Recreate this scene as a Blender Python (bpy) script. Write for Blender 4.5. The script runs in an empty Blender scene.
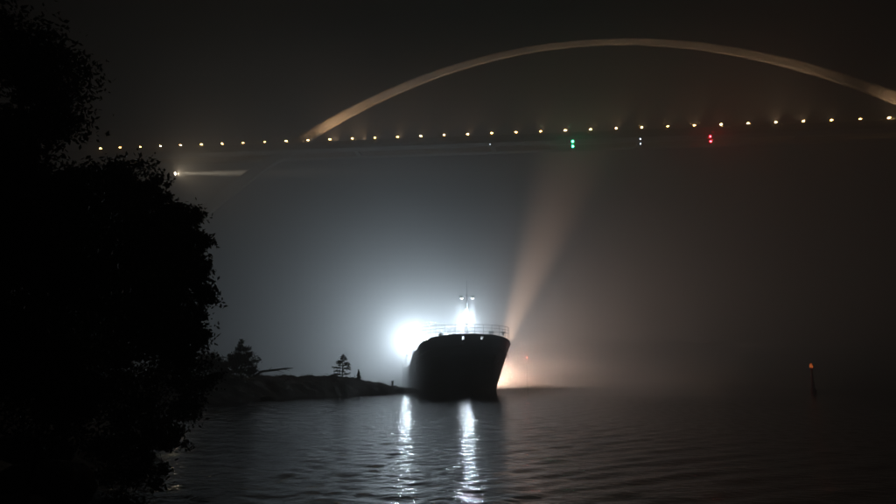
import bpy, bmesh, math, random
import numpy as np
from mathutils import Vector, Matrix
random.seed(7)
rng = np.random.default_rng(11)
sc = bpy.context.scene
C = sc.collection
R = math.radians
PI = math.pi

# ------------------------------------------------------------------ camera
F, EYE = 640.0, 2.5                       # focal length in photo pixels, eye height over the water
PITCH = math.atan(123.0 / F)
cam = bpy.data.cameras.new('camera')
cam_ob = bpy.data.objects.new('camera', cam)
C.objects.link(cam_ob)
cam_ob.location = (0, 0, EYE)
cam_ob.rotation_euler = (PI / 2 + PITCH, 0, 0)
cam.sensor_width = 36
cam.lens = 36 * F / 896
cam.clip_start, cam.clip_end = 0.1, 6000
sc.camera = cam_ob

# ------------------------------------------------------------------ night sky
w = bpy.data.worlds.new('World')
sc.world = w
w.use_nodes = True
nt = w.node_tree
nt.nodes.clear()
sky = nt.nodes.new('ShaderNodeTexSky')
sky.sky_type = 'NISHITA'
sky.sun_disc = False
sky.sun_elevation = R(-12)
sky.sun_rotation = R(200)
bg = nt.nodes.new('ShaderNodeBackground')
bg.inputs['Strength'].default_value = 0.05
bg2 = nt.nodes.new('ShaderNodeBackground')       # faint town glow of an overcast night, the same all round
bg2.inputs['Color'].default_value = (1.0, 0.93, 0.85, 1)
bg2.inputs['Strength'].default_value = 0.0008
add = nt.nodes.new('ShaderNodeAddShader')
out = nt.nodes.new('ShaderNodeOutputWorld')
nt.links.new(sky.outputs[0], bg.inputs['Color'])
nt.links.new(bg.outputs[0], add.inputs[0])
nt.links.new(bg2.outputs[0], add.inputs[1])
nt.links.new(add.outputs[0], out.inputs[0])

# ------------------------------------------------------------------ exposure and render settings
sc.view_settings.view_transform = 'Standard'
sc.view_settings.look = 'None'
sc.view_settings.exposure = 0
sc.view_settings.gamma = 1
sc.cycles.use_denoising = True
sc.cycles.volume_bounces = 0
sc.cycles.max_bounces = 6
sc.cycles.sample_clamp_indirect = 8
sc.cycles.sample_clamp_direct = 0
sc.cycles.use_light_tree = True
sc.cycles.use_adaptive_sampling = False

# ------------------------------------------------------------------ the strength of the lamps (tune here)
HAZE_DENSITY, HAZE_G = 0.0135, 0.0
P_FLOOD = 118000
P_MAST = 90000
P_YARD = 25000
P_WARM = 150000
P_SEARCH = 1250000
P_PIER_BEAM = 1300000
P_PIER_GLOW = 24000
P_ARCH = 30.0
E_BRIDGE = 170
AIM_AFT = (-0.2, 0.95, 0.12)        # deck lights thrown aft over the holds
AIM_DECK = (-0.1, 0.6, -0.3)
BEAM = (1.0, 0.62, 0.41)
COOL = (0.75, 0.89, 1.0)
WARM = (1.0, 0.67, 0.50)

# ================================================================== helpers
def P(px, py, y):
    """world point at depth y seen in the photograph at px, py"""
    u = (px - 448) / F
    v = -(py - 252) / F
    d = Vector((u, math.cos(PITCH) - v * math.sin(PITCH), math.sin(PITCH) + v * math.cos(PITCH)))
    return Vector((0, 0, EYE)) + d * (y / d.y)

def mat(name, color, rough=0.6, metal=0.0, var=0.25, scale=3.0, bump=0.0, bscale=20.0):
    m = bpy.data.materials.new(name)
    m.use_nodes = True
    n, l = m.node_tree.nodes, m.node_tree.links
    b = n['Principled BSDF']
    b.inputs['Roughness'].default_value = rough
    b.inputs['Metallic'].default_value = metal
    tc = n.new('ShaderNodeTexCoord')
    nz = n.new('ShaderNodeTexNoise')
    nz.inputs['Scale'].default_value = scale
    nz.inputs['Detail'].default_value = 5
    l.new(tc.outputs['Object'], nz.inputs['Vector'])
    r = n.new('ShaderNodeValToRGB')
    r.color_ramp.elements[0].position = 0.3
    r.color_ramp.elements[1].position = 0.7
    r.color_ramp.elements[0].color = tuple(c * (1 - var) for c in color) + (1,)
    r.color_ramp.elements[1].color = tuple(min(1, c * (1 + var)) for c in color) + (1,)
    l.new(nz.outputs['Fac'], r.inputs[0])
    l.new(r.outputs[0], b.inputs['Base Color'])
    if bump:
        n2 = n.new('ShaderNodeTexNoise')
        n2.inputs['Scale'].default_value = bscale
        n2.inputs['Detail'].default_value = 6
        l.new(tc.outputs['Object'], n2.inputs['Vector'])
        bp = n.new('ShaderNodeBump')
        bp.inputs['Strength'].default_value = bump
        bp.inputs['Distance'].default_value = 0.1
        l.new(n2.outputs['Fac'], bp.inputs['Height'])
        l.new(bp.outputs[0], b.inputs['Normal'])
    return m

def emit(name, color, strength):
    m = bpy.data.materials.new(name)
    m.use_nodes = True
    n, l = m.node_tree.nodes, m.node_tree.links
    n.clear()
    e = n.new('ShaderNodeEmission')
    e.inputs['Color'].default_value = tuple(color) + (1,)
    e.inputs['Strength'].default_value = strength
    o = n.new('ShaderNodeOutputMaterial')
    l.new(e.outputs[0], o.inputs[0])
    return m

M = {}
M['hull'] = mat('hull_paint', (0.022, 0.026, 0.032), 0.45, var=0.35, scale=0.6, bump=0.15, bscale=2)
M['white'] = mat('white_paint', (0.72, 0.72, 0.70), 0.45, var=0.06, scale=0.8)
M['deck'] = mat('deck_paint', (0.12, 0.16, 0.14), 0.7, var=0.3)
M['steel'] = mat('galvanised_steel', (0.25, 0.26, 0.27), 0.5, 0.6, var=0.2)
M['darksteel'] = mat('dark_steel', (0.04, 0.042, 0.045), 0.5, 0.3, var=0.3)
M['glass'] = mat('window_glass', (0.02, 0.03, 0.035), 0.08, var=0.1)
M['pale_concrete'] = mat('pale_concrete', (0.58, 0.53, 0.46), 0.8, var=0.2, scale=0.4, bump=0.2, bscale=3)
M['concrete'] = mat('shaded_concrete', (0.10, 0.095, 0.088), 0.85, var=0.22, scale=0.35, bump=0.2, bscale=3)  # darkness put into the colour so the arch legs vanish in the fog
M['bridge_deck'] = mat('bridge_steel', (0.115, 0.115, 0.112), 0.7, var=0.25, scale=0.4)
M['rock'] = mat('wet_rock', (0.03, 0.029, 0.027), 0.75, var=0.45, scale=0.7, bump=0.8, bscale=2.5)
M['stone'] = mat('cairn_stone', (0.10, 0.095, 0.09), 0.8, var=0.3, scale=3, bump=0.5, bscale=8)
M['bark'] = mat('bark', (0.06, 0.048, 0.038), 0.9, var=0.35, scale=4, bump=0.6, bscale=12)
M['leaf'] = mat('broad_leaf', (0.035, 0.055, 0.022), 0.6, var=0.5, scale=0.9)
M['leaf2'] = mat('birch_leaf', (0.045, 0.06, 0.022), 0.6, var=0.5, scale=0.9)
M['needle'] = mat('pine_needle', (0.028, 0.045, 0.024), 0.65, var=0.4, scale=2)
M['wood'] = mat('weathered_wood', (0.10, 0.085, 0.07), 0.85, var=0.3, scale=5)
M['red_paint'] = mat('red_paint', (0.30, 0.025, 0.02), 0.5, var=0.2)
M['rubber'] = mat('black_rubber', (0.02, 0.02, 0.02), 0.8, var=0.2)
M['lens_cool'] = emit('lit_cool_lens', COOL, 120)
M['lens_yard'] = emit('lit_yard_lens', COOL, 60)
M['lens_warm'] = emit('lit_warm_lens', WARM, 20)
M['lens_amber'] = emit('lit_amber_bulb', (1.0, 0.54, 0.18), E_BRIDGE)
M['lens_pier'] = emit('lit_pier_lens', (1.0, 0.84, 0.62), 120)
M['lens_green'] = emit('lit_green_lens', (0.02, 1.0, 0.42), 520)
M['lens_red'] = emit('lit_red_lens', (1.0, 0.01, 0.015), 620)
M['lens_white'] = emit('lit_white_lens', (0.75, 0.85, 1.0), 34)
M['lens_buoy'] = emit('lit_orange_lens', (1.0, 0.22, 0.05), 1.3)

def link(name, bm, m, parent=None, smooth=False):
    me = bpy.data.meshes.new(name)
    bm.normal_update()
    bm.to_mesh(me)
    bm.free()
    me.materials.append(M[m] if isinstance(m, str) else m)
    if smooth:
        for p in me.polygons:
            p.use_smooth = True
    o = bpy.data.objects.new(name, me)
    C.objects.link(o)
    if parent:
        o.parent = parent
    return o

def share(src, loc, parent=None, rot=None, scale=None):
    o = src.copy()
    C.objects.link(o)
    o.location = loc
    if rot is not None:
        o.rotation_euler = rot
    if scale is not None:
        o.scale = scale
    o.parent = parent
    return o

def tag(o, label=None, cat=None, group=None, kind=None):
    if label: o['label'] = label
    if cat: o['category'] = cat
    if group: o['group'] = group
    if kind: o['kind'] = kind
    return o

def thing(name, label, cat, loc=(0, 0, 0), rz=0, group=None):
    o = bpy.data.objects.new(name, None)
    C.objects.link(o)
    o.location = loc
    o.rotation_euler = (0, 0, rz)
    o.empty_display_size = 0.5
    return tag(o, label, cat, group)

def bx(bm, x0, x1, y0, y1, z0, z1, bev=0.0, mx=None):
    r = bmesh.ops.create_cube(bm, size=1)
    vs = r['verts']
    for v in vs:
        v.co = Vector((x0 + (v.co.x + .5) * (x1 - x0), y0 + (v.co.y + .5) * (y1 - y0), z0 + (v.co.z + .5) * (z1 - z0)))
    if bev:
        es = list({e for v in vs for e in v.link_edges})
        q = bmesh.ops.bevel(bm, geom=es, offset=bev, segments=1, affect='EDGES')
        vs = q['verts']
    if mx is not None:
        bmesh.ops.transform(bm, matrix=mx, verts=list(vs))
    return bm

def tube(bm, pts, radii, n=8, cap=True):
    pts = [Vector(p) for p in pts]
    if not hasattr(radii, '__len__'):
        radii = [radii] * len(pts)
    rings = []
    for i, p in enumerate(pts):
        d = (pts[min(i + 1, len(pts) - 1)] - pts[max(i - 1, 0)]).normalized()
        up = Vector((0, 0, 1)) if abs(d.z) < 0.9 else Vector((1, 0, 0))
        a = d.cross(up).normalized()
        b = d.cross(a).normalized()
        rings.append([bm.verts.new(p + (a * math.cos(2 * PI * k / n) + b * math.sin(2 * PI * k / n)) * radii[i]) for k in range(n)])
    for r0, r1 in zip(rings, rings[1:]):
        for k in range(n):
            bm.faces.new((r0[k], r0[(k + 1) % n], r1[(k + 1) % n], r1[k]))
    if cap:
        bm.faces.new(rings[0])
        bm.faces.new(rings[-1][::-1])
    return bm

def lathe(bm, prof, n=12, origin=(0, 0, 0)):
    """prof: list of (radius, z) from bottom to top"""
    o = Vector(origin)
    rings = []
    for r, z in prof:
        rings.append([bm.verts.new(o + Vector((r * math.cos(2 * PI * k / n), r * math.sin(2 * PI * k / n), z))) for k in range(n)])
    for r0, r1 in zip(rings, rings[1:]):
        for k in range(n):
            bm.faces.new((r0[k], r0[(k + 1) % n], r1[(k + 1) % n], r1[k]))
    bm.faces.new(rings[0][::-1])
    bm.faces.new(rings[-1])
    return bm

def ball(bm, c, r, sub=2):
    q = bmesh.ops.create_icosphere(bm, subdivisions=sub, radius=r)
    bmesh.ops.translate(bm, vec=Vector(c), verts=q['verts'])
    return bm

def new():
    return bmesh.new()

def lamp(kind, name, loc, power, color, parent=None, aim=None, size=60, blend=0.6, radius=0.2):
    l = bpy.data.lights.new(name, kind)
    l.energy = power
    l.color = color
    l.shadow_soft_size = radius
    if kind == 'SPOT':
        l.spot_size = R(size)
        l.spot_blend = blend
    o = bpy.data.objects.new(name, l)
    C.objects.link(o)
    o.location = loc
    if aim is not None:
        o.rotation_euler = (Vector(aim) - Vector(loc)).to_track_quat('-Z', 'Y').to_euler()
    if parent:
        o.parent = parent
    return o

# ================================================================== water
def warp(t, core, step, far):
    a = list(np.arange(-core[0], core[1] + 1e-6, step))
    return a

def axis(lo, hi, step, far_lo, far_hi):
    a = list(np.arange(lo, hi + 1e-6, step))
    s, x = step, a[-1]
    while x < far_hi:
        s *= 1.25
        x += s
        a.append(min(x, far_hi))
    s, x = step, a[0]
    pre = []
    while x > far_lo:
        s *= 1.25
        x -= s
        pre.append(max(x, far_lo))
    return np.array(pre[::-1] + a)

def build_water():
    xs = axis(-26, 34, 0.14, -780, 780)
    ys = axis(9, 78, 0.14, -60, 900)
    X, Y = np.meshgrid(xs, ys)
    # trains of small ripples, bent by a slow drift of the surface and gathered in patches
    wx = X + 2.2 * np.sin(Y * 0.13 + 0.7) + 1.3 * np.sin(X * 0.21 + Y * 0.09)
    wy = Y + 1.6 * np.sin(X * 0.11 + 1.9) + 0.8 * np.sin(X * 0.31 - Y * 0.17)
    Z = np.zeros_like(X)
    right = 1 / (1 + np.exp(-(X - 0.5) / 2.5))
    # wavelength, heading, height, phase, side (0 both, 1 right of the ship's line, -1 left)
    trains = [(2.6, 78, .005, .3, 0), (1.5, 100, .005, 1.1, 0), (0.95, 84, .0050, 2.0, 0),
              (1.9, 138, .009, 4.1, 1), (1.15, 131, .0105, 5.2, 1), (0.75, 144, .0070, 0.4, 1), (0.55, 120, .0042, 2.2, 1),
              (2.1, 58, .007, 3.3, -1), (1.3, 49, .009, 2.7, -1), (0.8, 63, .0066, 1.7, -1), (0.6, 44, .0042, 5.9, -1)]
    for i, (lam, ang, amp, ph, sd_) in enumerate(trains):
        k = 2 * PI / lam
        g = 0.6 + 0.4 * np.sin(X * (0.10 + .023 * i) + Y * (0.07 - .013 * i) + i * 1.7)
        if sd_:
            g = g * (0.25 + 0.75 * (right if sd_ > 0 else 1 - right))
        a = R(ang)
        Z += amp * g * np.sin(k * (wx * math.cos(a) + wy * math.sin(a)) + ph)
    edge = np.clip((X + 34) / 8, 0, 1) * np.clip((42 - X) / 8, 0, 1) * np.clip((96 - Y) / 45, 0, 1) * np.clip((Y - 5) / 4, 0, 1)
    Z *= 1.4 * edge
    ny, nx = X.shape
    co = np.stack([X, Y, Z], -1).reshape(-1, 3)
    i = np.arange((ny - 1) * (nx - 1))
    r, c = i // (nx - 1), i % (nx - 1)
    a = r * nx + c
    q = np.stack([a, a + 1, a + nx + 1, a + nx], -1).astype(np.int32)
    me = bpy.data.meshes.new('water')
    me.vertices.add(len(co))
    me.vertices.foreach_set('co', co.astype(np.float32).ravel())
    me.loops.add(q.size)
    me.loops.foreach_set('vertex_index', q.ravel())
    me.polygons.add(len(q))
    me.polygons.foreach_set('loop_start', (np.arange(len(q)) * 4).astype(np.int32))
    me.polygons.foreach_set('use_smooth', np.ones(len(q), dtype=bool))
    me.update(calc_edges=True)
    m = bpy.data.materials.new('sea_water')
    m.use_nodes = True
    n, l = m.node_tree.nodes, m.node_tree.links
    b = n['Principled BSDF']
    b.inputs['Base Color'].default_value = (0.006, 0.010, 0.012, 1)
    b.inputs['Roughness'].default_value = 0.05
    b.inputs['IOR'].default_value = 1.333
    tc = n.new('ShaderNodeTexCoord')
    mp = n.new('ShaderNodeMapping')
    mp.inputs['Rotation'].default_value = (0, 0, R(-14))
    mp.inputs['Scale'].default_value = (0.9, 1.6, 1)
    n1 = n.new('ShaderNodeTexNoise')
    n1.inputs['Scale'].default_value = 2.6
    n1.inputs['Detail'].default_value = 3
    n1.inputs['Distortion'].default_value = 0.6
    bp = n.new('ShaderNodeBump')
    bp.inputs['Strength'].default_value = 1.0
    bp.inputs['Distance'].default_value = 0.036
    l.new(tc.outputs['Object'], mp.inputs['Vector'])
    l.new(mp.outputs[0], n1.inputs['Vector'])
    sep = n.new('ShaderNodeSeparateXYZ')
    l.new(tc.outputs['Object'], sep.inputs[0])
    mr = n.new('ShaderNodeMapRange')                 # the open sound beyond the ship lies calmer than the bay
    mr.inputs['From Min'].default_value = 50
    mr.inputs['From Max'].default_value = 110
    mr.inputs['To Min'].default_value = 1.0
    mr.inputs['To Max'].default_value = 0.14
    l.new(sep.outputs['Y'], mr.inputs['Value'])
    mu = n.new('ShaderNodeMath')
    mu.operation = 'MULTIPLY'
    l.new(n1.outputs['Fac'], mu.inputs[0])
    l.new(mr.outputs[0], mu.inputs[1])
    l.new(mu.outputs[0], bp.inputs['Height'])
    l.new(bp.outputs[0], b.inputs['Normal'])
    me.materials.append(m)
    o = bpy.data.objects.new('water', me)
    C.objects.link(o)
    o['kind'] = 'structure'
    return o
build_water()

# ================================================================== shore and skerry
def fbm(x, y, s=1.0, o=4):
    from mathutils import noise
    v, a, f = 0.0, 1.0, s
    for _ in range(o):
        v += a * noise.noise((x * f, y * f, 3.7))
        a *= 0.5
        f *= 2.1
    return v

def seg_dist(px, py, ax, ay, bx_, by_):
    dx, dy = bx_ - ax, by_ - ay
    t = max(0, min(1, ((px - ax) * dx + (py - ay) * dy) / (dx * dx + dy * dy)))
    return math.hypot(px - ax - t * dx, py - ay - t * dy), t

SH = [(-3.0, -40), (-3.2, 0), (-4.4, 6), (-5.4, 9), (-6.6, 13), (-8.6, 19), (-13, 28), (-20, 42), (-29, 58), (-40, 72), (-60, 90), (-90, 120), (-100, 200)]
def shore_x(y):
    for (x0, y0), (x1, y1) in zip(SH, SH[1:]):
        if y0 <= y <= y1:
            t = (y - y0) / (y1 - y0)
            return x0 + t * (x1 - x0)
    return SH[-1][0] if y > 0 else SH[0][0]

def shore_h(x, y):
    d = shore_x(y) - x                                # metres inland
    d += 0.7 * fbm(x, y, 0.25)
    h = -1.0 + 1.0 * min(1, max(0, (d + 2.5) / 2.5)) + 1.25 * (1 - math.exp(-max(d, 0) / 2.5)) + 0.06 * max(d, 0)
    h += (0.30 * fbm(x, y, 0.35) + 0.10 * fbm(x, y, 1.3)) * min(1, max(0, d + 1.5))
    return max(-1.0, h)

def grid(name, xs, ys, hf, m):
    vs = [(x, y, hf(x, y)) for y in ys for x in xs]
    nx = len(xs)
    fs = [(r * nx + c, r * nx + c + 1, (r + 1) * nx + c + 1, (r + 1) * nx + c) for r in range(len(ys) - 1) for c in range(nx - 1)]
    fs = [f for f in fs if max(vs[k][2] for k in f) > -0.95]
    me = bpy.data.meshes.new(name)
    me.from_pydata(vs, [], fs)
    me.materials.append(M[m])
    for p in me.polygons:
        p.use_smooth = True
    o = bpy.data.objects.new(name, me)
    C.objects.link(o)
    o['kind'] = 'structure'
    return o
grid('shore', [-120, -100, -85, -72, -60, -52] + list(np.arange(-46, -2, 0.7)), list(np.arange(-10, 70, 0.7)) + list(range(71, 131, 4)), shore_h, 'rock')

SK = [(-34, 55, 2.3, 7.5), (-27, 64, 2.3, 6.5), (-22.5, 72, 2.25, 5.6), (-18, 79.5, 2.3, 5.4), (-14.3, 86, 2.25, 5.0), (-10.8, 92, 1.45, 4.0), (-7.6, 98, 0.75, 2.4), (-5.6, 102, 0.2, 1.2)]
def skerry_h(x, y):
    best = -9
    for (ax, ay, ah, aw), (bx_, by_, bh, bw) in zip(SK, SK[1:]):
        d, t = seg_dist(x, y, ax, ay, bx_, by_)
        h, wd = ah + t * (bh - ah), aw + t * (bw - aw)
        q = d / wd
        best = max(best, h * (1 - q ** 2.2) if q < 1 else -(q - 1) * 2.5)
    k = min(1, max(0, best + 0.6))
    r_ = abs(fbm(x + 9, y, 0.42, 3))
    return max(-1.0, best + (0.26 * fbm(x, y, 0.5) - 0.30 * r_ + 0.26 * fbm(x, y, 1.1, 3) + 0.1) * k)
grid('skerry', list(np.arange(-46, 0, 0.33)), list(np.arange(46, 110, 0.4)), skerry_h, 'rock')

# ================================================================== the bridge
def deck_pt(i, off=0.0, dz=0.0):
    """i counts lamps; off = metres behind the lamp line; dz above lamp height"""
    return Vector((-75.636 + 5.3457 * i + off * 0.1587, 150.2 - 0.85923 * i + off * 0.9873, 57.66 - 0.11633 * i + dz))

bridge = thing('arch_bridge', 'long pale arch bridge crossing the whole picture high above the ship', 'bridge', deck_pt(20, 4) * 1.0)
B0 = bridge.location.copy()
def rel(p):
    return Vector(p) - B0
def arch_xyz(x):
    return Vector((x, 142.043 - 0.16073 * x, 73.8905 + 0.277413 * x - 4.4968e-3 * x * x))
U = Vector((1, -0.16073, 0)).normalized()
N = Vector((0.16073, 1, 0)).normalized()
# arch in cast segments with open joints between them
x = 30.845 - 128
k = 0
while x < 30.845 + 128:
    sl = abs(2 * 4.4968e-3 * (x - 30.845))
    dx = 6.4 / math.sqrt(1 + sl * sl)
    g = 0.03
    a, b = arch_xyz(x + g), arch_xyz(x + dx - g)
    bm = new()
    rings = []
    for p, xx in ((a, x), (b, x + dx)):
        s_ = 0.277413 - 2 * 4.4968e-3 * xx
        nrm = Vector((-s_ * U.x, -s_ * U.y, 1)).normalized()
        h = 0.50 + 0.5 * (abs(xx - 30.845) / 75) ** 1.4
        wd = 0.95 + 0.35 * abs(xx - 30.845) / 75
        rings.append([bm.verts.new(rel(p + nrm * sy * h + N * sx * wd)) for sx, sy in ((-.45, -1.05), (0, -1.12), (.45, -1.05), (1, .55), (1, .95), (.6, 1), (-.6, 1), (-1, .95), (-1, .55))])
    for q in range(9):
        bm.faces.new((rings[0][q], rings[0][(q + 1) % 9], rings[1][(q + 1) % 9], rings[1][q]))
    bm.faces.new(rings[0][::-1])
    bm.faces.new(rings[1])
    bmesh.ops.recalc_face_normals(bm, faces=bm.faces)
    link('arch_segment', bm, 'pale_concrete' if -33 < x + dx * .5 < 98 else 'concrete', bridge)  # same concrete; legs below the deck take the copy darkened as if unlit
    x += dx
    k += 1

def strip(off0, off1, z0, z1, i0=-16, i1=50, n=1):
    bm = new()
    pr = [(off0, z0), (off1, z0), (off1, z1), (off0, z1)]
    ra = [bm.verts.new(rel(deck_pt(i0, o, z))) for o, z in pr]
    rb = [bm.verts.new(rel(deck_pt(i1, o, z))) for o, z in pr]
    for q in range(4):
        bm.faces.new((ra[q], ra[(q + 1) % 4], rb[(q + 1) % 4], rb[q]))
    bm.faces.new(ra[::-1])
    bm.faces.new(rb)
    return bm
link('deck_girder', strip(-0.3, 2.3, -2.15, -1.55), 'bridge_deck', bridge)
link('deck_girder', strip(5.7, 7.4, -2.15, -1.55), 'bridge_deck', bridge)
link('carriageway', strip(-0.6, 2.5, -1.546, -1.30), 'bridge_deck', bridge)
link('carriageway', strip(5.5, 7.6, -1.546, -1.30), 'bridge_deck', bridge)
link('parapet', strip(-0.56, -0.44, -1.296, -0.55), 'bridge_deck', bridge)
link('parapet', strip(7.44, 7.56, -1.296, -0.55), 'bridge_deck', bridge)
for i in range(-8, 46, 6):
    bm = new()
    pr = [(2.303, -2.1), (5.697, -2.1), (5.697, -1.7), (2.303, -1.7)]
    ra = [bm.verts.new(rel(deck_pt(i - .1, o, z))) for o, z in pr]
    rb = [bm.verts.new(rel(deck_pt(i + .1, o, z))) for o, z in pr]
    for q in range(4):
        bm.faces.new((ra[q], ra[(q + 1) % 4], rb[(q + 1) % 4], rb[q]))
    bm.faces.new(ra[::-1]); bm.faces.new(rb)
    link('cross_beam', bm, 'bridge_deck', bridge)
# tall approach pier behind the trees
def pier(i):
    c = deck_pt(i, 3.0)
    bm = new()
    t = c.z - 2.154
    for (s0, z0) in ((0, 0),):
        pr = [(-2.2, -2.2), (2.2, -2.2), (2.2, 2.2), (-2.2, 2.2)]
        ra = [bm.verts.new(rel((c.x + a_, c.y + b_, -1.0))) for a_, b_ in pr]
        rb = [bm.verts.new(rel((c.x + a_ * .55, c.y + b_ * .55, t))) for a_, b_ in pr]
        for q in range(4):
            bm.faces.new((ra[q], ra[(q + 1) % 4], rb[(q + 1) % 4], rb[q]))
        bm.faces.new(ra[::-1]); bm.faces.new(rb)
    link('pier', bm, 'concrete', bridge)
pier(0.3)

# floods at deck level that wash the arch
def arch_flood(i, off, aim_x, power, size=26, up=0.0):
    base = deck_pt(i, off, -1.29)
    tgt = arch_xyz(aim_x)
    d = (tgt - base).normalized()
    p = base + Vector((0, 0, 0.55))
    bm = new()
    mx = Matrix.Translation(rel(p)) @ d.to_track_quat('Z', 'Y').to_matrix().to_4x4()
    lathe(bm, [(0.10, -0.22), (0.2, -0.12), (0.24, 0.12), (0.27, 0.14)], 10)
    bmesh.ops.transform(bm, matrix=mx, verts=bm.verts)
    tube(bm, [rel(base), rel(p)], 0.05, 6)
    o = link('arch_floodlight', bm, 'darksteel', bridge)
    lamp('SPOT', 'arch_flood_beam', rel(p + d * 0.25), power, (1.0, 0.64, 0.36), bridge, rel(tgt), size, 1.0, 0.15)
for i_ in range(8, 32):
    x_ = deck_pt(i_).x
    d_ = (arch_xyz(x_) - deck_pt(i_, -.3, -.7)).length
    b_ = 0.6 + 1.8 * math.exp(-((x_ + 26) / 9) ** 2) + 0.9 * math.exp(-((x_ + 12) / 14) ** 2) + 1.0 * math.exp(-((x_ - 74) / 7) ** 2) + 2.2 * math.exp(-((x_ - 102) / 5.5) ** 2) - 0.6 * math.exp(-((x_ - 90) / 5) ** 2)
    if 80 < x_ < 97: continue
    arch_flood(i_ + .05, -0.3, x_, P_ARCH * .42 * (1.25 if i_ % 3 == 0 else .75) * b_ * d_ * d_ + 20, 92)

for i_, ax_, b_ in ((9.3, -28.5, 3.2), (10.6, -23.5, 2.0), (31.2, 93.5, 1.3), (32.4, 96.5, 1.6)):
    d_ = (arch_xyz(ax_) - deck_pt(i_, -.3, -.7)).length
    arch_flood(i_, -.3, ax_, P_ARCH * b_ * d_ * d_ + 100, 75)

# lamps along the near parapet
LAMPS = list(range(-2, 33))
def bridge_lamp(i, label):
    t = thing('bridge_lamp', label, 'lamp', deck_pt(i, -0.5, -0.55), 0, 'amber lamps along the bridge deck')
    return t
def lamp_label(i):
    px = {-3: 0}
    names = ['first', 'second', 'third', 'fourth', 'fifth', 'sixth', 'seventh', 'eighth', 'ninth', 'tenth']
    if i == -3: return 'amber bridge lamp almost lost behind the tall tree, leftmost of the row'
    if i == -2: return 'tiny amber bridge lamp glimpsed through the crown of the tall left tree'
    if i == -1: return 'dim amber bridge lamp at the edge of the dark tree, next to the glimpsed one'
    if i == 0: return 'amber bridge lamp just clear of the dark tree crown at the left'
    if i <= 2: return f'small amber bridge lamp up and left of the bright white floodlight, {["first","second"][2-i]} from it'
    if i <= 7: return f'amber bridge lamp {names[7-i]} to the left of where the arch meets the deck'
    if i == 8: return 'amber bridge lamp just right of the foot of the arch, under its brightest patch'
    if i <= 13: return f'amber bridge lamp {names[i-9]} to the right of the lamp under the arch foot patch'
    if i == 15: return 'amber bridge lamp directly above the mast and small white underdeck light'
    if i == 14: return 'amber bridge lamp just left of the one above the small white underdeck light'
    if i <= 18: return f'amber bridge lamp {names[18-i+1]} to the left of the lamp above the green signal'
    if i == 19: return 'amber bridge lamp directly above the green signal pair'
    if i <= 21: return f'amber bridge lamp {names[i-20]} to the right of the lamp above the green signal'
    if i == 22: return 'amber bridge lamp directly above the paired white signal'
    if i == 23: return 'amber bridge lamp between the white pair and the red signal, nearer the white'
    if i == 24: return 'amber bridge lamp just up and left of the red signal'
    if i == 25: return 'amber bridge lamp just up and right of the red signal'
    if i == 32: return 'amber bridge lamp under the bright right end of the arch, rightmost of the row'
    return f'amber bridge lamp {names[32-i-1]} from the rightmost lamp of the row'
AMBERS = [emit('lit_amber_bulb', (1.0, .48 + .035 * k, .13 + .03 * k), E_BRIDGE * (.6 + .2 * k)) for k in range(4)]
def build_lamp_parts(t):
    bm = new(); tube(bm, [(0, 0, 0), (0, 0, 0.38)], [0.06, 0.05], 8)
    a = link('post', bm, 'darksteel', t)
    bm = new(); lathe(bm, [(0.30, 0.62), (0.36, 0.66), (0.22, 0.80), (0.05, 0.86)], 10)
    b = link('cap', bm, 'darksteel', t)
    bm = new(); lathe(bm, [(0.09, 0.38), (0.24, 0.44), (0.25, 0.58), (0.2, 0.617)], 10)
    c = link('bulb', bm, 'lens_amber', t)
    return [a, b, c]
pp = None
for i in LAMPS:
    t = bridge_lamp(i, lamp_label(i))
    if pp is None:
        pp = build_lamp_parts(t)
    else:
        for q in pp:
            d = q.copy(); C.objects.link(d); d.parent = t
            if d.name.startswith('bulb'):
                d.material_slots[0].link = 'OBJECT'
                d.material_slots[0].material = AMBERS[(i * 7 + i // 3) % 4]

# signals hung under the near girder
def signal(px, col, label, n=2, r=0.2):
    # find the deck index above px
    best = min(np.arange(-5, 40, 0.02), key=lambda i: abs(448 + F * (deck_pt(i).x) / (deck_pt(i).y * math.cos(PITCH) + (deck_pt(i).z - EYE) * math.sin(PITCH)) - px))
    top = deck_pt(best, -0.45, -2.0)
    t = thing('navigation_signal', label, 'signal light', top, 0, 'navigation signals hung under the bridge')
    L_ = 0.6 + 1.1 * n
    bm = new()
    bx(bm, -0.06, 0.06, -0.05, 0.05, -L_, 0.2, 0.01)
    bx(bm, -0.10, 0.10, 0.05, 0.147, -0.4, -0.2, 0.01)
    link('hanger', bm, 'darksteel', t)
    for k in range(n):
        z = -0.75 - 1.12 * k
        bm = new(); bx(bm, -0.3, 0.3, -0.35, -0.055, z - .3, z + .3, 0.04)
        h = link('lamp_housing', bm, 'darksteel', t)
        bm = new(); ball(bm, (0, -0.36, z), r, 2)
        link('lens', bm, col, h, True)
    return t
signal(572, 'lens_green', 'green pair of signal lamps hanging one above the other under the bridge')
signal(639, 'lens_white', 'small white pair of signal lamps hanging under the bridge between green and red', 2, 0.13)
signal(708, 'lens_red', 'red pair of signal lamps hanging one above the other under the bridge')
signal(490, 'lens_white', 'single faint white lamp hanging under the bridge above the ship mast', 1, 0.08)

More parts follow.
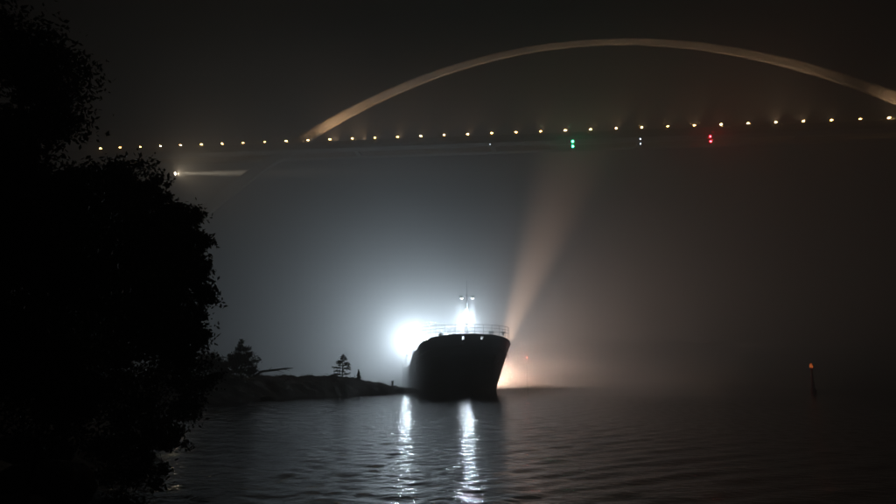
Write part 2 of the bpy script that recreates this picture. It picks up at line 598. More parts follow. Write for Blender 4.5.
# bright floodlight on the approach pier, throwing a flat beam to the right
fl = P(175, 173.5, 149.4)
fd = (P(262, 173.0, 150.8) - fl).normalized()
flood = thing('pier_floodlight', 'bright warm white floodlight at the left throwing a beam to the right', 'floodlight', fl)
mx = fd.to_track_quat('Z', 'Y').to_matrix().to_4x4()
bm = new(); lathe(bm, [(0.16, -0.5), (0.34, -0.35), (0.42, -0.02), (0.45, 0.0)], 14); bmesh.ops.transform(bm, matrix=mx, verts=bm.verts)
link('housing', bm, 'darksteel', flood)
bm = new(); lathe(bm, [(0.36, 0.004), (0.34, 0.06), (0.2, 0.13)], 14); bmesh.ops.transform(bm, matrix=mx, verts=bm.verts)
link('lens', bm, 'lens_pier', flood, True)
bm = new(); tube(bm, [(-0.25, 0.1, -0.35), (-0.3, 1.6, 0.3), (-0.3, 1.6, 5.0)], 0.09, 8)
link('bracket', bm, 'darksteel', flood)
lamp('SPOT', 'pier_beam', fd * 0.3, P_PIER_BEAM, (1.0, 0.84, 0.62), flood, fd * 10, 7.0, 0.7, 0.4)
lamp('SPOT', 'pier_glow', fd * 0.45, P_PIER_GLOW, (1.0, 0.80, 0.55), flood, fd * 3 + Vector((0, -2.5, -0.3)), 105, 1.0, 0.2)

# ================================================================== the ship
YAW = R(6.5)
ship = thing('cargo_ship', 'dark hulled cargo ship coming bow on with blazing white deck lights', 'ship', (3.62, 93, 0), YAW)
LEN = 82.0
def ztop(s):
    if s < 11: return 8.25 - 1.75 * (max(0, s - 0.6) / 10.4) ** 1.25
    if s < 18: return 6.5
    if s < 36:
        t = (s - 18) / 18
        return 6.5 - 2.28 * (t * t * (3 - 2 * t))
    if s < 62: return 4.22
    t = min(1, (s - 62) / 4)
    return 4.22 + 1.2 * t
def half(q, v):
    """bow half-breadth fraction; q in 0..1 along the bow, v height fraction"""
    wv = v ** 1.7
    e = 0.86 - 0.30 * wv
    return (1 - (1 - q) ** 2.3) ** e
def hull_pt(q, v, aft=None):
    wv = v ** 1.6
    lb = 23 - 12.5 * wv
    ss = 4.2 * (1 - v) ** 0.9
    if aft is None:
        qq = q ** 2.0
        s = ss + lb * qq
        b = 7.25 * half(qq, v)
    else:
        s0 = ss + lb
        s = s0 + (LEN - s0) * aft
        b = 7.25
        e = max(0, (s - 66) / 16)
        b *= 1 - 0.16 * e * e - 0.35 * e * e * (1 - v) ** 1.2
        if v < 0.25:
            pass
    z = -1.4 + v * (ztop(s) + 1.4)
    return b, s, z
VR = [0, .08, .16, .24, .32, .4, .48, .56, .64, .72, .79, .85, .90, .925, .955, .98, 1.0]
QB = [i / 22 for i in range(23)]
AF = [i / 16 for i in range(1, 17)]
def build_hull():
    bm = new()
    cols = []
    for side in (1, -1):
        cl = []
        for q in QB:
            cl.append([bm.verts.new((side * hull_pt(q, v)[0], hull_pt(q, v)[1], hull_pt(q, v)[2])) for v in VR])
        for a in AF:
            cl.append([bm.verts.new((side * hull_pt(0, v, a)[0], hull_pt(0, v, a)[1], hull_pt(0, v, a)[2])) for v in VR])
        cols.append(cl)
    for si, cl in enumerate(cols):
        for c in range(len(cl) - 1):
            for r in range(len(VR) - 1):
                f = [cl[c][r], cl[c + 1][r], cl[c + 1][r + 1], cl[c][r + 1]]
                if VR[r] >= 0.925 and VR[r + 1] <= 0.98 and c == 3:        # fairlead openings
                    continue
                if si == 1:
                    f = f[::-1]
                bm.faces.new(f)
    a, b = cols[0][-1], cols[1][-1]
    for r in range(len(VR) - 1):
        bm.faces.new((a[r], b[r], b[r + 1], a[r + 1]))
    bmesh.ops.remove_doubles(bm, verts=bm.verts, dist=0.001)
    bmesh.ops.recalc_face_normals(bm, faces=bm.faces)
    o = link('hull', bm, 'hull', ship, True)
    md = o.modifiers.new('thickness', 'SOLIDIFY')
    md.thickness = 0.10
    md.offset = -1
    return o
hull = build_hull()

# bulwark cap rail and rubbing strake follow the top edge
def edge_pts(v, inset=0.0, smax=LEN, dz=0.0):
    l = []
    for q in QB:
        b, s, z = hull_pt(q, v)
        l.append((max(b - inset, 0), s + inset * (1 - q) * 1.0, z + dz))
    for a in AF:
        b, s, z = hull_pt(0, v, a)
        if s <= smax:
            l.append((b - inset, s, z + dz))
    return l
e = edge_pts(1.0)
bm = new()
tube(bm, [(-b, s, z + .02) for b, s, z in e[::-1]] + [(b, s, z + .02) for b, s, z in e[1:]], 0.09, 6)
link('cap_rail', bm, 'darksteel', hull)
e = edge_pts(0.85)
bm = new()
tube(bm, [(-b - .02, s, z) for b, s, z in e[::-1]] + [(b + .02, s - .02, z) for b, s, z in e[1:]], 0.10, 6)
link('rubbing_strake', bm, 'hull', hull)
# fairlead rings in the two openings
for side in (1, -1):
    pts = []
    for q, v in ((3 / 22, .925), (4 / 22, .925), (4 / 22, .98), (3 / 22, .98), (3 / 22, .925)):
        b, s, z = hull_pt(q, v)
        pts.append((side * b, s - 0.05, z))
    bm = new(); tube(bm, pts, 0.07, 6)
    link('fairlead', bm, 'steel', hull)
# anchors in the flare
for side in (1, -1):
    b, s, z = hull_pt(0.42, 0.72)
    bm = new()
    tube(bm, [(0, 0, 1.3), (0, 0, 0)], 0.10, 8)
    tube(bm, [(-.75, -.05, .55), (-.5, -.1, 0.05), (0, 0, -0.1), (.5, -.1, 0.05), (.75, -.05, .55)], [.05, .12, .16, .12, .05], 8)
    o = link('anchor', bm, 'darksteel', ship)
    o.location = (side * (b + .12), s - .3, z - 1.0)
    o.rotation_euler = (R(18), 0, side * R(38))
# draught of paint: a raised band of the boot topping at the waterline
# decks
def deck(name, s0, s1, z, m, v):
    bm = new()
    L_, R_ = [], []
    n = 30
    for k in range(n + 1):
        s = s0 + (s1 - s0) * k / n
        # half-breadth at this station on row v
        tab = [hull_pt(q / 60, v) for q in range(61)] + [hull_pt(0, v, a / 40) for a in range(1, 41)]
        b = tab[-1][0] if s > tab[0][1] else 0.2
        for t0, t1 in zip(tab, tab[1:]):
            if t0[1] <= s <= t1[1]:
                f = (s - t0[1]) / max(1e-6, t1[1] - t0[1])
                b = t0[0] + f * (t1[0] - t0[0])
                break
        b = max(0.05, b - 0.16)
        L_.append((-b, s)); R_.append((b, s))
    top = [(x_, y_, z) for x_, y_ in L_] + [(x_, y_, z) for x_, y_ in R_[::-1]]
    vs = [bm.verts.new(p) for p in top]
    f = bm.faces.new(vs)
    r = bmesh.ops.extrude_face_region(bm, geom=[f])
    bmesh.ops.translate(bm, vec=(0, 0, -0.12), verts=[g for g in r['geom'] if isinstance(g, bmesh.types.BMVert)])
    bmesh.ops.recalc_face_normals(bm, faces=bm.faces)
    return link(name, bm, m, ship)
deck('forecastle_deck', 1.0, 17, 5.3, 'deck', 0.78)
deck('main_deck', 17.3, 81, 3.0, 'deck', 0.78)
bm = new(); bx(bm, -7.3, 7.3, 17.02, 17.2, 3.0, 5.17, 0.02)
link('forecastle_bulkhead', bm, 'white', ship)
# hatch coaming and covers
bm = new(); bx(bm, -5.2, 5.2, 20, 62, 3.003, 4.5, 0.05)
link('hatch_coaming', bm, 'deck', ship)
c0 = None
for k in range(7):
    if c0 is None:
        bm = new(); bx(bm, -5.4, 5.4, -2.9, 2.9, 0, 0.55, 0.06)
        for q in range(-2, 3):
            bx(bm, -5.3, 5.3, q * 1.1 - .06, q * 1.1 + .06, 0.552, 0.66)
        c0 = link('hatch_cover', bm, 'deck', ship); c0.location = (0, 23.1, 4.505)
    else:
        share(c0, (0, 23.1 + 5.97 * k, 4.505), ship)

# deckhouse
bm = new()
bx(bm, -6.2, 6.2, 66, 79, 3.003, 8.4, 0.06)
bx(bm, -5.8, 5.8, 66.8, 78, 8.404, 11.2, 0.06)
dh = link('deckhouse', bm, 'white', ship)
bm = new()
bx(bm, -5.0, 5.0, 67.0, 75, 11.204, 14.2, 0.08)
bx(bm, -5.3, 5.3, 66.6, 75.3, 14.204, 14.5, 0.05)
wh = link('wheelhouse', bm, 'white', ship)
w0 = None
for k in range(8):
    xx = -4.3 + k * 1.2286
    if w0 is None:
        bm = new(); bx(bm, -.5, .5, -.03, .03, 0, 1.2, 0.01)
        w0 = link('window', bm, 'glass', wh); w0.location = (xx, 66.985, 12.5)
    else:
        share(w0, (xx, 66.985, 12.5), wh)
p0 = None
for z, n in ((9.4, 5), (6.4, 6), (4.4, 6)):
    for k in range(n):
        xx = -4.8 + k * 9.6 / (n - 1)
        y_ = 66.785 if z > 9 else 65.985
        if p0 is None:
            bm = new(); bx(bm, -.3, .3, -.03, .03, 0, .8, 0.01)
            p0 = link('window', bm, 'glass', dh); p0.location = (xx, y_, z)
        else:
            share(p0, (xx, y_, z), dh)
for side in (1, -1):
    bm = new()
    bx(bm, min(side * 5.803, side * 7.9), max(side * 5.803, side * 7.9), 67.2, 70, 11.0, 11.2, 0.02)
    bx(bm, min(side * 5.81, side * 7.9), max(side * 5.81, side * 7.9), 67.2, 67.28, 11.203, 12.3, 0.01)
    link('bridge_wing', bm, 'white', wh)
bm = new(); bx(bm, -1.6, 1.6, 75.5, 78, 11.204, 15.2, 0.3); tube(bm, [(-.5, 76.6, 15.2), (-.5, 76.6, 16.2)], .25, 8); tube(bm, [(.5, 76.6, 15.2), (.5, 76.6, 16.0)], .25, 8)
link('funnel', bm, 'hull', ship)
bm = new(); tube(bm, [(0, 71, 14.5), (0, 71, 16.0)], [.16, .08], 8); tube(bm, [(-1.2, 71, 15.6), (1.2, 71, 15.6)], .06, 6)
link('radar_mast', bm, 'white', ship)

# foremast on the forecastle with its yard, lamps and aerial
bm = new()
tube(bm, [(0, 6, 5.305), (0, 6, 11), (0, 6, 14.9)], [0.20, 0.15, 0.10], 10)
mast = link('foremast', bm, 'steel', ship)
bm = new(); tube(bm, [(0, 6, 14.9), (0, 6, 17.0)], [0.045, 0.025], 6)
link('aerial', bm, 'darksteel', mast)
bm = new(); tube(bm, [(-1.25, 6, 14.55), (1.25, 6, 14.55)], 0.07, 8); tube(bm, [(-1.1, 6, 14.5), (0, 6, 13.6)], 0.035, 6); tube(bm, [(1.1, 6, 14.5), (0, 6, 13.6)], 0.035, 6)
link('yard', bm, 'steel', mast)
for k in range(12):
    pass
bm = new()
for k in range(18):
    z = 6.2 + k * 0.42
    tube(bm, [(-.18, 5.76, z), (.18, 5.76, z)], 0.02, 4)
tube(bm, [(-.18, 5.76, 5.31), (-.18, 5.76, 13.8)], 0.025, 4); tube(bm, [(.18, 5.76, 5.31), (.18, 5.76, 13.8)], 0.025, 4)
link('ladder', bm, 'steel', mast)
for sx in (-.85, .85):
    bm = new(); lathe(bm, [(0.30, -0.25), (0.27, -0.12), (0.12, 0.0), (0.06, 0.1)], 10)
    h = link('yard_lamp', bm, 'steel', mast); h.location = (sx, 5.85, 14.42)
    bm = new(); lathe(bm, [(0.08, -0.36), (0.19, -0.31), (0.24, -0.254)], 10)
    link('lens', bm, 'lens_yard', h, True)
    lamp('SPOT', 'yard_beam', (sx, 5.85, 14.0), P_YARD, COOL, ship, (sx * 1.3, 5.6, 5), 46, 0.7, 0.12)
bm = new(); lathe(bm, [(0.14, -0.3), (0.3, -0.22), (0.36, 0.12), (0.4, 0.14)], 12)
bmesh.ops.transform(bm, matrix=Matrix.Rotation(R(84), 4, 'X'), verts=bm.verts)
h = link('mast_floodlight', bm, 'steel', mast); h.location = (0, 5.6, 10.75)
bm = new(); lathe(bm, [(0.36, 0.143), (0.3, 0.2), (0.12, 0.25)], 12)
bmesh.ops.transform(bm, matrix=Matrix.Rotation(R(84), 4, 'X'), verts=bm.verts)
link('lens', bm, 'lens_cool', h, True)
lamp('SPOT', 'mast_glow', (0, 6.6, 10.7), P_MAST, COOL, ship, (0, 12, 9.6), 168, 1.0, 0.3)
lamp('SPOT', 'mast_up', (0, 5.3, 11.3), P_MAST * .06, COOL, ship, (0, 7, 14), 120, 1.0, 0.3)
lamp('POINT', 'mast_spill', (0, 5.0, 10.75), P_MAST * .045, COOL, ship, radius=0.3)

# guard rail standing on the bulwark cap round the forecastle
e = [p for p in edge_pts(1.0, 0.12) if p[1] < 9.5]
line = [(-b, s, z) for b, s, z in e[::-1]] + [(b, s, z) for b, s, z in e[1:]]
bm = new()
for zr in (8.75, 9.25, 9.72):
    tube(bm, [(x_, y_, zr) for x_, y_, z_ in line], 0.03 if zr < 9.5 else 0.042, 6)
rail = link('guard_rail', bm, 'steel', ship)
acc, last = 0, None
st0 = None
for p in line:
    if last is not None:
        acc += (Vector(p) - Vector(last)).length
    if last is None or acc > 1.25:
        acc = 0
        if st0 is None:
            bm = new(); tube(bm, [(0, 0, 0.0), (0, 0, 1.0)], 0.04, 6)
            st0 = link('stanchion', bm, 'steel', rail); st0.location = (p[0], p[1], p[2] + .08); st0.scale = (1, 1, 9.7 - p[2] - .08)
        else:
            share(st0, (p[0], p[1], p[2] + .08), rail, None, (1, 1, 9.7 - p[2] - .08))
    last = p
# forecastle fittings seen over the bulwark
bm = new(); lathe(bm, [(0.35, 5.305), (0.35, 8.3), (0.75, 8.4), (0.8, 8.75), (0.5, 9.05), (0.1, 9.12)], 14, (-3.35, 9, 0))
link('ventilator', bm, 'steel', ship, True)
bm = new()
bx(bm, 3.4, 5.2, 7.6, 9.0, 5.303, 6.7, 0.05)
lathe(bm, [(0.5, 0), (0.5, 0.1), (0.32, 0.14), (0.32, 1.2), (0.5, 1.24), (0.5, 1.34)], 12, (4.3, 8.3, 6.7))
tube(bm, [(4.0, 8.2, 8.0), (4.0, 8.2, 9.3)], .06, 6); bx(bm, 3.75, 4.55, 8.0, 8.3, 8.9, 9.3, .04)
link('windlass', bm, 'darksteel', ship)
bm = new(); tube(bm, [(5.9, 7.6, 5.31), (5.9, 7.6, 9.6)], .05, 6); bx(bm, 5.7, 6.1, 7.45, 7.75, 8.6, 9.0, .03); bx(bm, 5.55, 6.3, 7.5, 7.7, 9.05, 9.2, .02)
link('stay_post', bm, 'steel', ship)

# floodlights: on a gantry over the hold, wheelhouse front and roof; some added for glare
def ship_flood(loc, aim, power, name='deck_floodlight', glow=True, col=COOL, lens='lens_cool', radius=.3, cone=165):
    loc, aim = Vector(loc), Vector(aim)
    d = (aim - loc).normalized()
    mx = d.to_track_quat('Z', 'Y').to_matrix().to_4x4()
    bm = new(); bx(bm, -.26, .26, -.18, .18, -.16, .06, .03); bx(bm, -.04, .04, -.4, -.18, -.1, 0, .01)
    bmesh.ops.transform(bm, matrix=mx, verts=bm.verts)
    h = link(name, bm, 'steel', ship); h.location = loc
    bm = new(); bx(bm, -.23, .23, -.15, .15, .062, .1, .01)
    bmesh.ops.transform(bm, matrix=mx, verts=bm.verts)
    link('lens', bm, lens, h)
    if glow:
        lamp('SPOT', 'flood_glow', loc + d * 0.5, power, col, ship, loc + d * 9, cone, 1.0, radius)
    return h
bm = new(); tube(bm, [(-6.9, 30.0, 3.0), (-6.9, 30.0, 10.2)], [.14, .09], 8); tube(bm, [(-7.9, 29.8, 9.5), (-6.85, 30, 9.4)], .05, 6); tube(bm, [(-7.9, 29.8, 8.1), (-6.85, 30, 8.0)], .05, 6)
tube(bm, [(-6.9, 30.0, 9.6), (0.4, 30.0, 9.5)], .07, 6); tube(bm, [(0.4, 30.0, 5.1), (0.4, 30.0, 9.6)], [.12, .09], 8)
link('added_lamp_gantry', bm, 'steel', ship)  # made-up gantry, carries the floods spread out for a wider glare
def aimed(l, d):
    return l, (l[0] + d[0], l[1] + d[1], l[2] + d[2])
ship_flood(*aimed((-7.7, 29.6, 9.2), AIM_AFT), P_FLOOD * .55, cone=165)
ship_flood(*aimed((-7.9, 29.6, 7.8), AIM_AFT), P_FLOOD * .45, cone=165)
ship_flood(*aimed((-8.0, 29.6, 6.2), AIM_AFT), P_FLOOD * .22, cone=165)  # added with the next one to widen the glare
ship_flood(*aimed((-6.8, 29.6, 10.3), AIM_AFT), P_FLOOD * .38, cone=165)
ship_flood(*aimed((-5.4, 29.8, 9.5), AIM_AFT), P_FLOOD * .40)
ship_flood(*aimed((-3.2, 29.8, 9.4), AIM_AFT), P_FLOOD * .36)
ship_flood(*aimed((-1.0, 29.8, 9.3), AIM_AFT), P_FLOOD * .30)
ship_flood(*aimed((-5.3, 66.2, 12.0), AIM_DECK), P_FLOOD * .4)
ship_flood(*aimed((-1.5, 66.2, 11.6), AIM_DECK), P_FLOOD * .2)
ship_flood(*aimed((3.0, 66.2, 11.5), AIM_DECK), P_FLOOD * .10)
ship_flood(*aimed((-3.6, 67.2, 14.95), (-.1, .7, .3)), P_FLOOD * .15)  # roof pair added to fill the dark above the wheelhouse
ship_flood(*aimed((0.9, 67.2, 14.95), (.1, .7, .3)), P_FLOOD * .15)
lamp('POINT', 'flood_spill', (-8.1, 28.8, 8.6), P_FLOOD * .035, COOL, ship, radius=.4)

# warm lamp and searchlight slung low on the port side
wl = Vector((8.0, 32.0, 1.5))
ship_flood(wl, wl + Vector((3, 1.6, .7)), P_WARM, 'side_lamp', True, WARM, 'lens_warm', 0.25, 165)
bm = new(); tube(bm, [(7.2, 32, 3.2), (7.8, 32, 2.4), (8.0, 32, 1.7)], .06, 6)
link('lamp_bracket', bm, 'darksteel', ship)
Rz = Matrix.Rotation(-YAW, 3, 'Z')
sl_w = Matrix.Rotation(YAW, 3, 'Z') @ Vector((8.3, 29.0, 2.4)) + ship.location
aim_w = P(569, 165, 172)
sd = (Rz @ (aim_w - sl_w)).normalized()
sl = Vector((8.3, 29.0, 2.4))
mx = sd.to_track_quat('Z', 'Y').to_matrix().to_4x4()
bm = new(); lathe(bm, [(0.12, -0.45), (0.3, -0.3), (0.36, 0.0), (0.39, 0.02)], 12); bmesh.ops.transform(bm, matrix=mx, verts=bm.verts)
h = link('searchlight', bm, 'steel', ship); h.location = sl
bm = new(); lathe(bm, [(0.34, 0.023), (0.3, 0.05)], 12); bmesh.ops.transform(bm, matrix=mx, verts=bm.verts)
link('lens', bm, 'lens_warm', h)
bm = new(); tube(bm, [(7.55, 29, 2.6), (8.3, 29, 2.0)], .06, 6)
link('lamp_bracket', bm, 'darksteel', ship)
lamp('SPOT', 'search_beam', sl + sd * .15, P_SEARCH, BEAM, ship, sl + sd * 10, 18, 1.0, 0.3)

# ================================================================== marks on the water
b1 = P(811, 365, 94)
buoy = thing('lit_buoy', 'red spar buoy with a small orange light, alone on the dark water at right', 'buoy', (b1.x, 94, 0))
bm = new(); lathe(bm, [(0.36, -0.9), (0.42, -0.5), (0.42, 0.3), (0.3, 0.5)], 14)
link('float', bm, 'red_paint', buoy, True)
bm = new(); lathe(bm, [(0.24, 0.503), (0.17, 2.6), (0.13, 3.55)], 12)
link('tower', bm, 'red_paint', buoy, True)
bm = new(); lathe(bm, [(0.2, 3.553), (0.26, 3.6), (0.14, 3.95), (0.05, 4.15)], 10)
link('lantern', bm, 'lens_buoy', buoy, True)
bm = new()
for k in range(3):
    a = 2 * PI * k / 3
    tube(bm, [(.3 * math.cos(a), .3 * math.sin(a), 3.5), (.06 * math.cos(a), .06 * math.sin(a), 4.3)], .02, 4)
link('lantern_cage', bm, 'red_paint', buoy)
b2 = P(527, 357.5, 104)
bea = thing('channel_beacon', 'slender beacon with a tiny red light beyond the bow of the ship', 'beacon', (b2.x, 104, 0))
bm = new(); tube(bm, [(0, 0, -.8), (0, 0, b2.z - .2)], [0.035, 0.025], 8)
link('pole', bm, 'darksteel', bea)
bm = new(); bx(bm, -.08, .08, -.045, .045, b2.z - .5, b2.z - .3, .01)
link('daymark', bm, 'red_paint', bea)
bm = new(); ball(bm, (0, 0, b2.z), .12, 2)
link('lantern', bm, emit('lit_beacon_lens', (1.0, 0.14, 0.09), 60), bea, True)

# ================================================================== trees
def leaf_mesh(name, centres, size, m, parent, flat=0.0):
    """many small leaf blades, one mesh"""
    n = len(centres)
    c = np.array(centres)
    a = rng.normal(size=(n, 3)); a /= np.linalg.norm(a, axis=1)[:, None]
    b = rng.normal(size=(n, 3))
    if flat:
        a[:, 2] *= (1 - flat); a /= np.linalg.norm(a, axis=1)[:, None]
    b -= (b * a).sum(1)[:, None] * a
    b /= np.linalg.norm(b, axis=1)[:, None]
    s = size * rng.uniform(0.6, 1.3, n)[:, None]
    v = np.stack([c - a * s, c + b * s * .48 - a * s * .1, c + a * s, c - b * s * .48 - a * s * .1], 1).reshape(-1, 3)
    f = np.arange(4 * n).reshape(-1, 4)
    me = bpy.data.meshes.new(name)
    me.from_pydata(v.tolist(), [], f.tolist())
    me.materials.append(M[m])
    o = bpy.data.objects.new(name, me)
    C.objects.link(o)
    o.parent = parent
    return o

def tree(base, lobes, leaves, size, label, m='leaf', trunk_r=0.25, name='broadleaf_tree', cat='tree', group=None, spread=None, clumps=60):
    """lobes: (x, y, z, r) world balls the crown fills"""
    base = Vector(base)
    t = thing(name, label, cat, base, 0, group)
    lob = [(Vector(l[:3]) - base, l[3]) for l in lobes]
    top = max(l[0].z for l in lob)
    cx = sum(l[0].x * l[1] for l in lob) / sum(l[1] for l in lob)
    cy = sum(l[0].y * l[1] for l in lob) / sum(l[1] for l in lob)
    bm = new()
    pts = [Vector((0, 0, -0.5)), Vector((cx * .1, cy * .1, top * .25)), Vector((cx * .45, cy * .45, top * .6)), Vector((cx, cy, top * .95))]
    tube(bm, pts, [trunk_r * 1.25, trunk_r, trunk_r * .65, trunk_r * .12], 9)
    link('trunk', bm, 'bark', t, True)
    bm = new()
    cents = []
    tot = sum(l[1] ** 2 for l in lob)
    for c, r in lob:
        st = pts[1].lerp(pts[2], random.random())
        mid = st.lerp(c, 0.5) + Vector((0, 0, -.1 * r))
        tube(bm, [st, mid, c], [trunk_r * .38, trunk_r * .22, trunk_r * .06], 6)
        nc = max(6, int(clumps * r * r / tot))
        nl = int(leaves * r * r / tot / nc)
        for _ in range(nc):
            d = Vector(rng.normal(size=3)).normalized()
            rr = r * random.uniform(.35, 1.05)
            cc = c + Vector((d.x * rr, d.y * rr, d.z * rr * .85))
            tube(bm, [c.lerp(cc, .1), c.lerp(cc, .95)], [trunk_r * .08, .012], 4)
            cr = r * random.uniform(.16, .34)
            cents.append(np.array(cc) + rng.normal(size=(nl, 3)) * cr * np.array((.75, .75, .55)))
    link('limb', bm, 'bark', t, True)['kind'] = 'stuff'
    o = leaf_mesh('crown', np.concatenate(cents), size, m, t)
    return t
def lob(px, py, y, rpx):
    y = y * NEAR if y < 50 else y
    p = P(px, py, y)
    return (p.x, p.y, p.z, rpx * y / F)

NEAR = 0.55
G1 = 'dark trees on the left shore'
def sh(x, y):
    return (x, y, shore_h(x, y))
# the nearest broad tree whose crown bulges furthest to the right
tree(sh(-10.2, 17.4), [lob(176, 222, 31, 32), lob(196, 250, 30.5, 22), lob(160, 262, 30, 42), lob(188, 285, 31, 28), lob(150, 300, 29, 44), lob(190, 320, 31, 22), lob(120, 250, 31, 46), lob(180, 348, 30, 30), lob(120, 330, 30, 44)],
     41600, 0.073, 'broad dark tree bulging furthest to the right, below the bright floodlight', 'leaf', 0.168, group=G1, clumps=240)
tree(sh(-11.6, 18.7), [lob(122, 188, 34, 34), lob(142, 190, 35, 24), lob(96, 205, 34, 40), lob(60, 220, 34, 44), lob(110, 250, 34, 44)],
     25600, 0.082, 'rounded dark tree between the tallest tree and the bright floodlight', 'leaf2', 0.156, group=G1, clumps=170)
tree(sh(-8.4, 11.6), [lob(30, 60, 21, 60), lob(48, 112, 21, 42), lob(10, 160, 21, 70), lob(52, 200, 21, 42), lob(30, 250, 20, 70), lob(76, 290, 21, 50), lob(20, 340, 20, 66)],
     41600, 0.060, 'tallest dark tree filling the left edge of the picture to its top', 'leaf', 0.180, group=G1, clumps=220)
tree(sh(-5.9, 9.4), [lob(60, 392, 16, 60), lob(20, 360, 16, 60), lob(112, 400, 18, 40), lob(60, 350, 17, 44)],
     19200, 0.035, 'low dark bush on the near bank at the lower left edge', 'leaf2', 0.048, 'bush', 'bush', clumps=150)
tree(sh(-9.4, 20.4), [lob(185, 378, 36, 28), lob(150, 370, 35, 36), lob(205, 385, 38, 15), lob(178, 412, 32, 24), lob(140, 420, 30, 34), lob(110, 445, 27, 30), lob(160, 452, 25, 26), lob(128, 480, 23, 32), lob(172, 430, 28, 24)],
     14400, 0.056, 'low dark bush at the water edge under the bulging broad tree', 'leaf', 0.060, 'bush', 'bush', clumps=120)
# small trees and dead branch at the landward end of the skerry
def sk(px, y):
    x = P(px, 380, y).x
    return (x, y, skerry_h(x, y))
tree(sk(241, 69), [lob(241, 350, 69, 7), lob(236, 358, 69, 11), lob(247, 359, 69, 10), lob(240, 366, 69, 14), lob(252, 369, 69, 9), lob(228, 369, 69, 10), lob(241, 343, 69, 3.5)],
     5200, .14, 'small bushy tree with a pointed top at the left end of the skerry', 'leaf', .1, 'small_tree', 'tree', clumps=90)
tree(sk(214, 66), [lob(214, 366, 66, 12), lob(204, 362, 66, 12), lob(222, 371, 66, 8)],
     3000, .14, 'low round bush left of the pointed small tree on the skerry', 'leaf2', .08, 'bush', 'bush', clumps=60)
br = thing('dead_branch', 'bare dead branch reaching out to the right over the skerry rock', 'branch', sk(255, 71))
o0 = Vector(br.location)
bm = new()
pts = [P(253, 377, 71), P(262, 371.5, 71.2), P(275, 370, 71.3), P(285, 368.5, 71.2), P(293, 368.2, 71)]
tube(bm, [p - o0 for p in pts], [.16, .13, .11, .08, .03], 7)
link('limb', bm, 'bark', br, True)
for a, b in (((275, 370), (284, 372.5)), ((268, 370.8), (272, 367)), ((283, 368.8), (290, 371))):
    bm = new(); tube(bm, [P(*a, 71.3) - o0, P(*b, 71.1) - o0], [.06, .02], 5)
    link('twig', bm, 'bark', br)
# heather and grass on the crest of the skerry
cs = []
for _ in range(260):
    t_ = random.uniform(0.05, 5.2)
    k_ = int(t_); f_ = t_ - k_
    x_ = SK[k_][0] + f_ * (SK[k_ + 1][0] - SK[k_][0]) + random.gauss(0, 1.6)
    y_ = SK[k_][1] + f_ * (SK[k_ + 1][1] - SK[k_][1]) + random.gauss(0, 1.6)
    h_ = skerry_h(x_, y_)
    if h_ < .6: continue
    r_ = random.uniform(.12, .5)
    for _ in range(int(60 * r_) + 8):
        cs.append((x_ + random.gauss(0, r_ * .6), y_ + random.gauss(0, r_ * .6), h_ + abs(random.gauss(0, r_ * .34))))
tag(leaf_mesh('heather', cs, .07, 'needle', None), kind='stuff')
# the lone pine
pb = sk(342, 85.5)
pine = thing('pine_tree', 'lone stunted pine with layered branches on top of the bare skerry', 'tree', pb)
tip = P(342.5, 355, 85.5)
H_ = tip.z - pb[2]
bm = new(); tube(bm, [(0, 0, -.2), (.05, 0, H_ * .4), (-.03, 0, H_ * .8), (.05, 0, H_)], [.10, .08, .045, .012], 8)
link('trunk', bm, 'bark', pine, True)
for (zf, l0, l1) in ((.16, 1.05, .95), (.30, .9, .35), (.40, 1.25, 1.0), (.53, .5, .95), (.63, .8, .9), (.73, .55, .3), (.80, .25, .6), (.90, .28, .3)):
    for side, ln in ((-1, l0), (1, l1)):
        for dy in (-.35, .35):
            bm = new()
            z0 = zf * H_
            a = Vector((0, 0, z0)); z0 += random.uniform(-.09, .09)
            a.z = z0
            ln_ = ln * random.uniform(.8, 1.1)
            b = Vector((side * ln_, dy * ln_, z0 + random.uniform(-.16, .16)))
            tube(bm, [a, a.lerp(b, .6) + Vector((0, 0, .04)), b], [.03, .022, .008], 5)
            lm = link('branch', bm, 'bark', pine)
            cs = []
            for _ in range(int(90 * ln)):
                t = random.uniform(.28, 1.05)
                q = a.lerp(b, t)
                cs.append((q.x + random.gauss(0, .07), q.y + random.gauss(0, .10), q.z + random.gauss(.05, .05)))
            leaf_mesh('needle_tuft', cs, .085, 'needle', lm)
cs = [(random.gauss(.03, .09), random.gauss(0, .09), H_ * random.uniform(.86, 1.03)) for _ in range(90)]
leaf_mesh('top_shoot', cs, .08, 'needle', pine)
# cairn and post
cb = sk(358.5, 88.6)
cairn = thing('stone_cairn', 'small tapering stone cairn just right of the lone pine', 'cairn', cb)
z = -.1
for (r, h) in ((.46, .32), (.40, .30), (.33, .28), (.24, .26), (.19, .24), (.13, .26)):
    bm = new(); ball(bm, (0, 0, 0), 1, 2)
    for v in bm.verts:
        v.co = Vector((v.co.x * r * random.uniform(.88, 1.1), v.co.y * r * random.uniform(.88, 1.1), v.co.z * h * .56 * random.uniform(.9, 1.08)))
    o = link('stone', bm, 'stone', cairn)
    o.location = (random.uniform(-.04, .04), random.uniform(-.04, .04), z + h * .5)
    z += h * .95
p0_ = sk(392.5, 96.8)
post = thing('mooring_post', 'short dark mooring post near the low tip of the skerry', 'post', p0_)
bm = new(); lathe(bm, [(.17, -.4), (.16, .55), (.12, .62)], 10); link('shaft', bm, 'wood', post)
bm = new(); lathe(bm, [(.20, .623), (.21, .72), (.12, .8)], 10); link('cap', bm, 'darksteel', post)
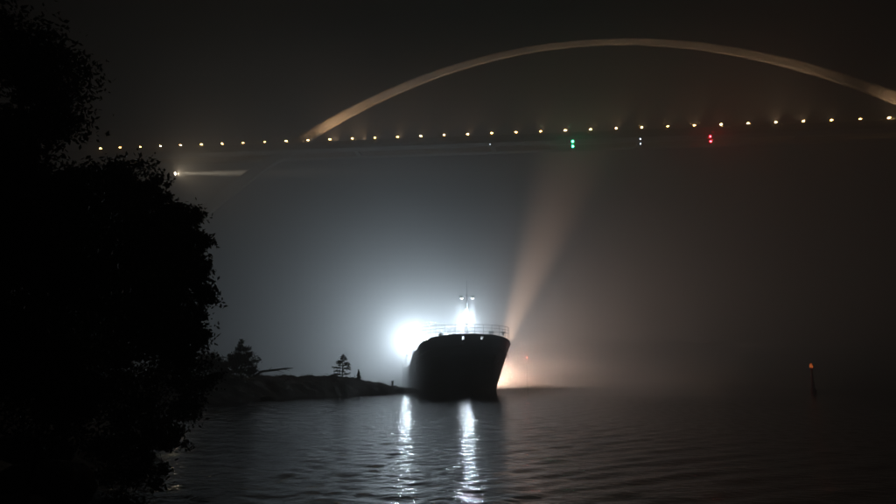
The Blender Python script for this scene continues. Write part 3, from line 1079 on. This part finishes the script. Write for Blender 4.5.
# boulders
def boulder(x, y, r, label, hf=shore_h):
    t = None
    bm = new(); ball(bm, (0, 0, 0), 1, 3)
    for v in bm.verts:
        d = v.co.normalized()
        k = 1 + .28 * fbm(d.x + x, d.y + y, 1.1, 3)
        v.co = Vector((d.x * r * 1.25 * k, d.y * r * k, d.z * r * .7 * k))
    o = link('boulder', bm, 'rock', None, True)
    o.location = (x, y, max(0, hf(x, y)) + r * .12)
    tag(o, label, 'boulder', 'boulders along the left shore')
boulder(-7.0, 11.6, .75, 'pale edged rounded boulder at the water in the lower left corner')
boulder(-6.6, 10.4, .55, 'small boulder at the bottom edge in the lower left corner')
boulder(-9.6, 15.2, .7, 'large boulder behind the corner boulder on the left bank')
b3 = P(266, 398, 66)
boulder(b3.x, 66.5, .6, 'dark round boulder breaking the water in front of the skerry', lambda x, y: 0)

# ================================================================== the mist
bm = new()
bx(bm, -760, 760, -50, 880, -2.1, 84)
m = bpy.data.materials.new('mist')
m.use_nodes = True
n, l = m.node_tree.nodes, m.node_tree.links
n.clear()
pv = n.new('ShaderNodeVolumePrincipled')
pv.inputs['Color'].default_value = (0.93, 0.94, 0.95, 1)
pv.inputs['Density'].default_value = HAZE_DENSITY
pv.inputs['Anisotropy'].default_value = HAZE_G
o_ = n.new('ShaderNodeOutputMaterial')
l.new(pv.outputs[0], o_.inputs['Volume'])
try:
    m.cycles.volume_sampling = 'EQUIANGULAR'
    m.cycles.homogeneous_volume = True
except Exception as ex:
    print('volume settings', ex)
hz = link('haze', bm, m)
hz['kind'] = 'stuff'

# low sea smoke drifting over the water beyond the port bow
bm = new()
bx(bm, 9, 92, 100, 215, 0.08, 7.5)
m = bpy.data.materials.new('sea_smoke')
m.use_nodes = True
n, l = m.node_tree.nodes, m.node_tree.links
n.clear()
pv = n.new('ShaderNodeVolumePrincipled')
pv.inputs['Color'].default_value = (0.93, 0.94, 0.95, 1)
pv.inputs['Anisotropy'].default_value = 0.0
tc = n.new('ShaderNodeTexCoord')
mp = n.new('ShaderNodeMapping')
mp.inputs['Scale'].default_value = (0.055, 0.055, 0.20)
nz = n.new('ShaderNodeTexNoise')
nz.inputs['Scale'].default_value = 1.0
nz.inputs['Detail'].default_value = 4
nz.inputs['Distortion'].default_value = 0.5
l.new(tc.outputs['Object'], mp.inputs['Vector'])
l.new(mp.outputs[0], nz.inputs['Vector'])
mr = n.new('ShaderNodeMapRange')
mr.inputs['From Min'].default_value = 0.46
mr.inputs['From Max'].default_value = 0.72
mr.inputs['To Max'].default_value = 0.13
l.new(nz.outputs['Fac'], mr.inputs['Value'])
sp = n.new('ShaderNodeSeparateXYZ')
l.new(tc.outputs['Object'], sp.inputs[0])
mz = n.new('ShaderNodeMapRange')
mz.inputs['From Min'].default_value = 0.3
mz.inputs['From Max'].default_value = 6.5
mz.inputs['To Min'].default_value = 1.0
mz.inputs['To Max'].default_value = 0.0
l.new(sp.outputs['Z'], mz.inputs['Value'])
mx_ = n.new('ShaderNodeMapRange')
mx_.inputs['From Min'].default_value = 9
mx_.inputs['From Max'].default_value = 15
l.new(sp.outputs['X'], mx_.inputs['Value'])
m1 = n.new('ShaderNodeMath'); m1.operation = 'MULTIPLY'
m2 = n.new('ShaderNodeMath'); m2.operation = 'MULTIPLY'
l.new(mr.outputs[0], m1.inputs[0]); l.new(mz.outputs[0], m1.inputs[1])
l.new(m1.outputs[0], m2.inputs[0]); l.new(mx_.outputs[0], m2.inputs[1])
l.new(m2.outputs[0], pv.inputs['Density'])
o_ = n.new('ShaderNodeOutputMaterial')
l.new(pv.outputs[0], o_.inputs['Volume'])
m.cycles.volume_step_rate = 2.0
tag(link('sea_smoke', bm, m), kind='stuff')
